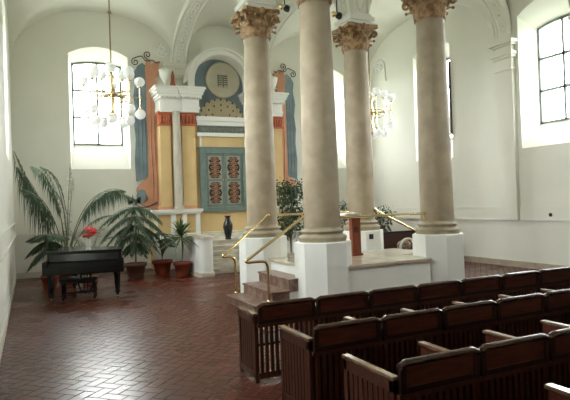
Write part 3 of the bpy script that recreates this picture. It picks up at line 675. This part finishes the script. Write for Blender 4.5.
# ------------------------------------------------------------------ piano
A = R(-12)
t = thing('grand_piano', 'black grand piano with closed lid standing before the plants', 'piano', (1.04, 12.72, 0), A)
def L(n, mb, m_, par=None, lb=None, bv=0):
    mb.v = [(p[0] * .93, p[1], p[2] * 1.035) for p in mb.v]; return part(n, mb, m_, par or t, lb, world=False, bevel=bv)
def outline(e=0, y0=.26):
    P = [(-.84 - e, y0), (.86 + e, y0), (.86 + e, .75)]
    P += [tuple(v[:2]) for v in bez((.86 + e, .75, 0), (.84, 1.15, 0), (.30, 1.35, 0), 8)[1:]]
    P += [tuple(v[:2]) for v in bez((.30, 1.35, 0), (-.10, 1.5, 0), (-.22, 1.78, 0), 6)[1:]]
    P += [tuple(v[:2]) for v in bez((-.22, 1.78, 0), (-.40, 2.0 + e, 0), (-.84 - e, 1.85 + e, 0), 6)[1:]]
    return P
L('case', MB().prism(outline(), lambda u, v, d: (u, v, d), .72, 1.0), lacq_m, bv=.008)
L('lid', MB().prism(outline(.02, .20), lambda u, v, d: (u, v, d), 1.005, 1.035), lacq_m, bv=.006)
kb = L('keybed', MB().bx(-.90, .92, -.06, .42, .56, .74).bx(-.90, -.78, -.06, .26, .74, .84).bx(.80, .92, -.06, .26, .74, .84), lacq_m, bv=.01)
L('key_slip', MB().bx(-.78, .80, -.04, .0, .74, .775), lacq_m, bv=.004)
L('fallboard', MB().prism([(.0, .775), (.26, .79), (.26, .97), (.22, .97), (.16, .83), (.0, .80)], lambda u, v, d: (d, u, v), -.78, .80), lacq_m)
for (lx, ly) in ((-.74, .10), (.76, .10), (-.45, 1.62)):
    lg = L('leg', MB().lathe([(.085, .56), (.085, .50), (.075, .48), (.07, .30), (.05, .16), (.065, .15), (.065, .12), (.04, .10), (.035, .06)], (lx, ly, 0), 8, PI / 8, smooth=False), lacq_m)
    L('caster', MB().tube([(lx - .02, ly, .03), (lx + .02, ly, .03)], .03, 12), brass_m, lg)
L('pedal_lyre', MB().bx(-.16, .16, .34, .40, .10, .16).tube(smooth_path([(-.10, .37, .14), (-.17, .37, .32), (-.08, .37, .56)], 5), .022, 8).tube(smooth_path([(.10, .37, .14), (.17, .37, .32), (.08, .37, .56)], 5), .022, 8).tube([(-.04, .37, .14), (-.04, .37, .56)], .01, 6).tube([(.04, .37, .14), (.04, .37, .56)], .01, 6), lacq_m)
for dx in (-.09, 0, .09): L('pedal', MB().box((dx, .28, .10), (.035, .16, .015)), brass_m)
b = thing('piano_bench', 'black piano bench pushed partly under the grand piano', 'bench', (0.98, 13.02, 0), A)
part('seat', MB().bx(-.40, .40, -.22, .16, .43, .49), lacq_m, b, world=False, bevel=.015)
part('apron', MB().bx(-.36, .36, -.19, .13, .36, .43), lacq_m, b, world=False)
for dx in (-.33, .33):
    for dy in (-.16, .10): part('leg', MB().lathe([(.03, .36), (.035, .30), (.022, .27), (.034, .18), (.020, .08), (.028, .06), (.018, 0)], (dx, dy, 0), 10), lacq_m, b, world=False)
part('stretcher', MB().tube([(-.33, -.03, .14), (.33, -.03, .14)], .016, 8).tube([(-.33, -.16, .14), (-.33, .10, .14)], .016, 8).tube([(.33, -.16, .14), (.33, .10, .14)], .016, 8), lacq_m, b, world=False)
# flowers in a vase on the lid
vx, vy = 1.20, 13.15
o = thing('flower_vase', 'small white vase of red flowers on the piano lid', 'vase', (vx, vy, 1.072))
part('vase_body', MB().lathe([(.055, 1.073), (.06, 1.09), (.04, 1.11), (.065, 1.17), (.075, 1.22), (.05, 1.28), (.065, 1.32), (.055, 1.32)], (vx, vy, 0), 18), wvase_m, o)
for i in range(13):
    a, rr = i * 2.4, .03 + .09 * (i / 12) ** .5; p = Vector((vx + .05 + rr * math.cos(a) * 1.1, vy + rr * math.sin(a), 1.46 + .09 * math.sin(i * 1.9)))
    st = part('flower_stem', MB().tube(bez((vx, vy, 1.30), (vx, vy, 1.4), p, 4), .004, 4), stem_m, o)
    fl = MB()
    for k in range(7):
        b_ = 2 * PI * k / 7; fl.sphere(p + Vector((.036 * math.cos(b_), .036 * math.sin(b_), .008 * (k % 2))), .028, 6, (1, 1, .8), 4)
    fl.sphere(p + Vector((0, 0, .02)), .036, 6, m_=4)
    part('red_flower', fl, red_m, st)
lf = MB()
for i in range(12):
    a = i * 2.1; d = Vector((math.cos(a), math.sin(a), 0)); s_ = Vector((-d.y, d.x, 0)); q = Vector((vx, vy, 1.33))
    lf.strip([q, q + d * .07 + s_ * .02 + Vector((0, 0, .06)), q + d * .14 + Vector((0, 0, .04))], [q, q + d * .07 - s_ * .02 + Vector((0, 0, .06)), q + d * .14 + Vector((0, 0, .04))])
part('foliage', lf, leafl_m, o)

# ------------------------------------------------------------------ plants
def pot(t, x, y, r, h, m_):
    p = part('pot', MB().lathe([(r * .68, 0), (r * .92, h * .8), (r * 1.04, h * .8), (r * 1.06, h), (r * .95, h), (r * .9, h * .88)], (x, y, 0), 28), m_, t)
    part('soil', MB().lathe([(r * .9, h * .86), (.001, h * .9)], (x, y, 0), 20, caps=False), soil_m, t)
def leaflet(mb, p, d, ln, wd, droop, nrm=None):
    d = d.normalized(); s_ = d.cross(nrm or Vector((0, 0, 1)))
    if s_.length < .01: s_ = Vector((1, 0, 0))
    s_.normalize(); m1 = p + d * ln * .45 + Vector((0, 0, -droop * ln * .25)); e = p + d * ln * (1 - droop * .25) + Vector((0, 0, -droop * ln))
    mb.add([p, m1 - s_ * wd / 2, e, m1 + s_ * wd / 2], [(0, 1, 2, 3)])
def frond(mb, st, P0, P1, P2, n=46, ln=.30, wd=.022, start=.25, droop=.5, rs=.012, fwd=.6):
    pts = bez(P0, P1, P2, n); st.tube(pts[::3] + [pts[-1]], [rs * (1 - .75 * k / (len(pts[::3]))) for k in range(len(pts[::3]) + 1)], 5)
    for i in range(int(n * start), n + 1):
        u = i / n; p = pts[i]; t_ = (pts[min(i + 1, n)] - pts[max(i - 1, 0)]).normalized(); side = t_.cross(Vector((0, 0, 1)))
        if side.length < .05: side = Vector((1, 0, 0))
        side.normalize(); e = math.sin(PI * min(1, (u - start) / (1 - start) * .75 + .22)) 
        for sg in (-1, 1):
            d = side * sg + t_ * fwd + Vector((random.uniform(-.08, .08), random.uniform(-.08, .08), .25))
            leaflet(mb, p, d, ln * e * random.uniform(.85, 1.1), wd, droop * random.uniform(.7, 1.3))
def palm():
    t = thing('potted_palm', 'large feathery palm spreading tall fronds behind the piano', 'plant', (.86, 15.35, 0))
    pot(t, .86, 15.35, .27, .42, terra_m)
    B = (.86, 15.35, .45)
    part('trunk', MB().lathe([(.10, .38), (.12, .48), (.10, .6), (.05, .8)], (.86, 15.35, 0), 12), trunk_m, t)
    S = [((.15, 15.6, 2.2), (-.33, 16.0, 3.60), .62, 1.5), ((.30, 15.6, 2.6), (-.25, 15.6, 3.15), .60, 1.6), ((.70, 15.45, 3.1), (.05, 15.2, 3.15), .46, 1.2), ((.9, 15.3, 3.0), (.28, 15.0, 3.12), .36, .8), ((.95, 15.5, 2.3), (1.02, 15.6, 3.25), .18, .4), ((.98, 15.7, 2.0), (1.12, 16.0, 2.9), .16, .4),
         ((1.35, 15.4, 3.15), (2.60, 15.3, 2.25), .46, 1.5), ((1.45, 15.2, 2.9), (2.35, 15.0, 2.45), .36, 1.3), ((1.2, 15.3, 2.3), (1.9, 15.1, 2.35), .22, .5), ((.55, 15.5, 2.6), (-.2, 15.2, 2.55), .42, 1.2), ((1.3, 15.6, 1.9), (2.2, 15.9, 1.8), .20, .8), ((.8, 15.8, 2.2), (.6, 16.6, 2.6), .3, .8)]
    for P1, P2, ln, dr in S:
        mb, st = MB(), MB(); frond(mb, st, (B[0] + random.uniform(-.04, .04), B[1], .55), P1, P2, 84, ln, .022, .34, dr, .016)
        s_ = part('frond_stem', st, stem_m, t); part('frond_leaflets', mb, palm_m, s_)
palm()
def araucaria(x, y, top, label, r, h, tiers, m_):
    t = thing('potted_conifer', label, 'plant', (x, y, 0), group=None); pot(t, x, y, r, h, m_)
    part('trunk', MB().tube([(x, y, h * .85), (x + .03, y, top * .55), (x - .03, y, top)], [.028, .02, .008], 8), trunk_m, t)
    for z, ln, n, dp in tiers:
        mb, st = MB(), MB(); ph = random.random() * 6
        for i in range(n):
            a = ph + 2 * PI * i / n; d = Vector((math.cos(a), math.sin(a), 0)); l_ = ln * random.uniform(.85, 1.1)
            P0 = Vector((x, y, z)); P1 = P0 + d * l_ * .5 + Vector((0, 0, .02)); P2 = P0 + d * l_ + Vector((0, 0, -dp * l_))
            frond(mb, st, P0, P1, P2, 40, .17, .027, .10, 1.1, .008, .6)
        s_ = part('branch', st, trunk_m, t); part('needles', mb, leaf_m, s_)
araucaria(2.70, 15.80, 2.25, 'tall tiered drooping conifer in a brown pot right of the piano', .30, .42, ((2.2, .20, 5, -.5), (2.02, .95, 8, .62), (1.75, .98, 8, .72), (1.5, .85, 8, .8), (1.25, .7, 7, .9), (1.0, .45, 6, .9)), terrad_m)
araucaria(.42, 14.95, 1.42, 'small drooping conifer in a terracotta pot left of the piano', .21, .36, ((1.40, .50, 7, .30), (1.22, .56, 7, .7), (1.02, .50, 7, .95)), terra_m)
def blade(mb, p, d, ln, wd, droop, n=6):
    d = d.normalized(); s_ = d.cross(Vector((0, 0, 1))).normalized() if abs(d.z) < .98 else Vector((1, 0, 0)); A_, B_ = [], []
    for k in range(n + 1):
        u = k / n; q = p + d * ln * u + Vector((0, 0, -droop * ln * u * u)); w_ = wd * math.sin(PI * (.12 + .88 * u)) * .5 + .001
        A_.append(q - s_ * w_); B_.append(q + s_ * w_)
    mb.strip(A_, B_, True)
def dracaena(x, y, label):
    t = thing('potted_dracaena', label, 'plant', (x, y, 0)); pot(t, x, y, .25, .40, terra_m)
    st = part('stem', MB().tube([(x, y, .36), (x + .02, y, .8), (x, y, 1.2)], .018, 8).tube([(x, y, .36), (x + .05, y + .03, .9)], .013, 8), trunk_m, t)
    mb = MB()
    for i in range(84):
        a = i * 2.4; el = -.1 + 1.4 * (i / 84); d = Vector((math.cos(a) * math.cos(el), math.sin(a) * math.cos(el), math.sin(el)))
        blade(mb, Vector((x, y, 1.05 + .16 * i / 84)), d, random.uniform(.55, .85), .058, .42)
    part('leaves', mb, leafl_m, t)
dracaena(3.92, 15.3, 'spiky-leaved dracaena in an orange terracotta pot beside the shrine steps')
def broadleaf(x, y, label):
    t = thing('potted_monstera', label, 'plant', (x, y, 0)); pot(t, x, y, .29, .42, terra_m)
    st, mb = MB(), MB()
    for i in range(22):
        a = i * 2.4; rr = .10 + .26 * (i % 4) / 3; p = Vector((x + .10 + rr * math.cos(a), y + rr * math.sin(a), .88 + .42 * ((i * 7) % 10) / 10))
        st.tube(bez((x, y, .38), (x, y, .7), p, 6), .008, 5); d = Vector((math.cos(a), math.sin(a), -.25)).normalized(); s_ = d.cross(Vector((0, 0, 1))).normalized()
        up = s_.cross(d); rim = []
        for k in range(14):
            b_ = 2 * PI * k / 14; rad = .17 * (1 if k % 2 else .72); rim.append(p + d * (.10 + rad * math.cos(b_)) + s_ * rad * .85 * math.sin(b_) + up * (-.03 * abs(math.sin(b_))))
        mb.add([p + d * .08] + rim, [(0, k + 1, (k + 1) % 14 + 1) for k in range(14)], True)
    part('stems', st, stem_m, t); part('leaves', mb, leaf_m, t)
broadleaf(3.50, 16.0, 'dark broad-leaved plant in a wide terracotta pot between conifer and dracaena')
def bush(x, y, zc, rx, rz, n, label, leaf=.11):
    t = thing('potted_ficus', label, 'plant', (x, y, 0)); pot(t, x, y, .26, .42, terra_m)
    st, mb = MB(), MB(); tips = []
    for i in range(26):
        a = i * 2.4; u = ((i * 5) % 13) / 13; p = Vector((x + rx * .75 * math.cos(a) * (.4 + .6 * u), y + rx * .75 * math.sin(a) * (.4 + .6 * u), zc + rz * math.sin(i * 1.7) * .85)); tips.append(p)
        st.tube(bez((x, y, .40), (x, y, zc - rz * .3), p, 6), [.014, .012, .01, .008, .006, .005, .004], 5)
    for k in range(n):
        b_ = tips[k % 26]; v = Vector((random.gauss(0, 1), random.gauss(0, 1), random.gauss(0, 1))).normalized() * random.uniform(.05, .34) * rx * 1.3
        p = b_ + v; d = (v.normalized() + Vector((0, 0, random.uniform(-.6, .3)))); leaflet(mb, p, d, leaf * random.uniform(.7, 1.2), leaf * .45, .3, Vector((random.gauss(0, 1), random.gauss(0, 1), 1)))
    part('branches', st, trunk_m, t); part('leaves', mb, leaf_m, t)
bush(7.25, 15.0, 1.78, .58, .85, 2300, 'bushy dark green ficus seen between the back left and front columns')
bush(9.28, 15.0, 1.45, .30, .50, 420, 'slender leafy plant seen just right of the front column', .10)
bush(10.75, 15.1, 1.15, .42, .55, 560, 'leafy plant just right of the back right column', .13)
x, y = 1.42, 15.35
t = thing('potted_shrub', 'low thin-leaved plant in a terracotta pot directly behind the piano', 'plant', (x, y, 0)); pot(t, x, y, .27, .40, terra_m)
st, mb = MB(), MB()
for i in range(10):
    a = i * .63 + .2; d = Vector((math.cos(a), math.sin(a), 0)); P0 = Vector((x, y, .36)); frond(mb, st, P0, P0 + d * .25 + Vector((0, 0, .95)), P0 + d * .70 + Vector((0, 0, .85 + .25 * (i % 3))), 26, .17, .03, .35, .5, .007)
part('stems', st, stem_m, t); part('leaflets', mb, leafl_m, t)

# ------------------------------------------------------------------ pews
PX0, PW, NP = 2.25, .742, 10
def pew(Yb, Yf, label, xs=PX0, n=NP):
    t = thing('slatted_pew', label, 'pew', (xs, Yb, 0), group='rows of dark slatted pews')
    def end(X, w_=.045):
        mb = MB().bx(X - w_ / 2, X + w_ / 2, Yb + .03, Yf, .05, .12).bx(X - w_ / 2, X + w_ / 2, Yb + .03, Yf, .66, .745).bx(X - w_ / 2, X + w_ / 2, Yf - .05, Yf, 0, .745).bx(X - w_ / 2, X + w_ / 2, Yb + .03, Yb + .08, 0, .745)
        y = Yb + .10
        mb.bx(X - .006, X + .006, Yb + .08, Yf - .05, .12, .66)
        while y < Yf - .07: mb.bx(X - .014, X + .014, y, y + .05, .12, .66); y += .066
        e = part('end_panel', mb, endwood_m, t, bevel=.003)
        part('arm_cap', MB().bx(X - .032, X + .032, Yb + .02, Yf + .015, .745, .775), capw_m, e, bevel=.008)
    end(xs); end(xs + n * PW)
    for i in range(n):
        xa, xb = xs + i * PW + .012, xs + (i + 1) * PW - .012
        # backboard: stiles, red panel and rounded top rail with dipped ends
        bd = part('backboard', MB().bx(xa, xb, Yb - .012, Yb + .018, .655, .70).bx(xa, xa + .05, Yb - .015, Yb + .02, .655, .85).bx(xb - .05, xb, Yb - .015, Yb + .02, .655, .85), wood_m, t, bevel=.003)
        part('panel', MB().bx(xa + .05, xb - .05, Yb - .006, Yb + .014, .70, .845), woodred_m, bd)
        A_ = []
        N_ = 14
        for k in range(N_ + 1):
            u = k / N_; X = xa + (xb - xa) * u; dz = -.022 * (max(0, 1 - min(u, 1 - u) / .075)) ** 2
            A_.append([(X, Yb + .030 * math.cos(b_) * 1.05, .865 + dz + .026 * math.sin(b_)) for b_ in [2 * PI * j / 10 for j in range(10)]])
        rl = MB(); vs_ = [p for r in A_ for p in r]
        rl.add(vs_, [(k * 10 + j, k * 10 + (j + 1) % 10, (k + 1) * 10 + (j + 1) % 10, (k + 1) * 10 + j) for k in range(N_) for j in range(10)], True); rl.add(A_[0], [tuple(range(10))]); rl.add(A_[-1], [tuple(range(10))])
        part('top_rail', rl, woodrail_m, bd)
        sl = MB().bx(xa - .012, xb + .012, Yb - .012, Yb + .018, .05, .12).bx(xa - .012, xb + .012, Yb - .012, Yb + .018, .62, .655)
        x_ = xa + .015
        while x_ < xb - .04: sl.bx(x_, x_ + .036, Yb - .010, Yb + .012, .12, .62); x_ += .0625
        part('slat_back', sl, endwood_m, t)
        if i or xs > 9 or Yb < 5: part('gap_shade_board', MB().bx(xa - .01, xb + .01, Yb + .022, Yb + .034, .06, .66), wood_m, t)  # added dark board, stands in for the shade seen between the slats
        part('seat', MB().bx(xa - .005, xb + .005, Yb + .04, Yf - .12, .40, .43), wood_m, t, bevel=.006)
        if i:
            X = xs + i * PW
            dv = part('divider', MB().bx(X - .018, X + .018, Yb + .02, Yf - .03, .0, .745), woodred_m, t, bevel=.003)
            part('arm_cap', MB().bx(X - .035, X + .035, Yb + .02, Yf - .01, .745, .775), capw_m, dv, bevel=.008)
pew(5.58, 6.13, 'dark slatted pew row farthest from the viewer, next to the platform')
pew(4.28, 4.93, 'dark slatted pew row, second from the platform')
pew(3.04, 3.72, 'dark slatted pew row, third from the platform')
pew(1.80, 2.47, 'dark slatted pew row nearest the viewer, only an arm cap showing')
# bench and bundle beyond the platform
bench_m = mat('bench_wood', (.06, .018, .012), .4)
t = thing('wooden_bench', 'dark red-brown wooden bench beyond the platform near the right wall', 'bench', (9.9, 12.9, 0))
part('backrest', MB().bx(8.9, 11.3, 13.15, 13.20, .45, .98), bench_m, t, bevel=.006)
part('top_rail', MB().bx(8.88, 11.32, 13.12, 13.23, .98, 1.03), wood_m, t, bevel=.01)
part('seat', MB().bx(8.9, 11.3, 12.7, 13.15, .42, .46), bench_m, t, bevel=.006)
for X in (8.92, 11.28): part('side_panel', MB().bx(X - .025, X + .025, 12.7, 13.2, 0, .70), bench_m, t, bevel=.006)
b = thing('bundle', 'brown bundle with a pale cover lying on the bench beyond the platform', 'bundle', (9.95, 12.9, .46))
mb = MB().sphere((9.95, 12.92, .62), .20, 18, (1.2, .8, .8), 10)
part('filling', mb, fur_m, b); part('cover', MB().tube(smooth_path([(9.72, 12.80, .50), (9.74, 12.78, .68), (9.88, 12.80, .80), (10.10, 12.80, .80), (10.2, 12.82, .70)], 5), .035, 8), cloth_m, b)
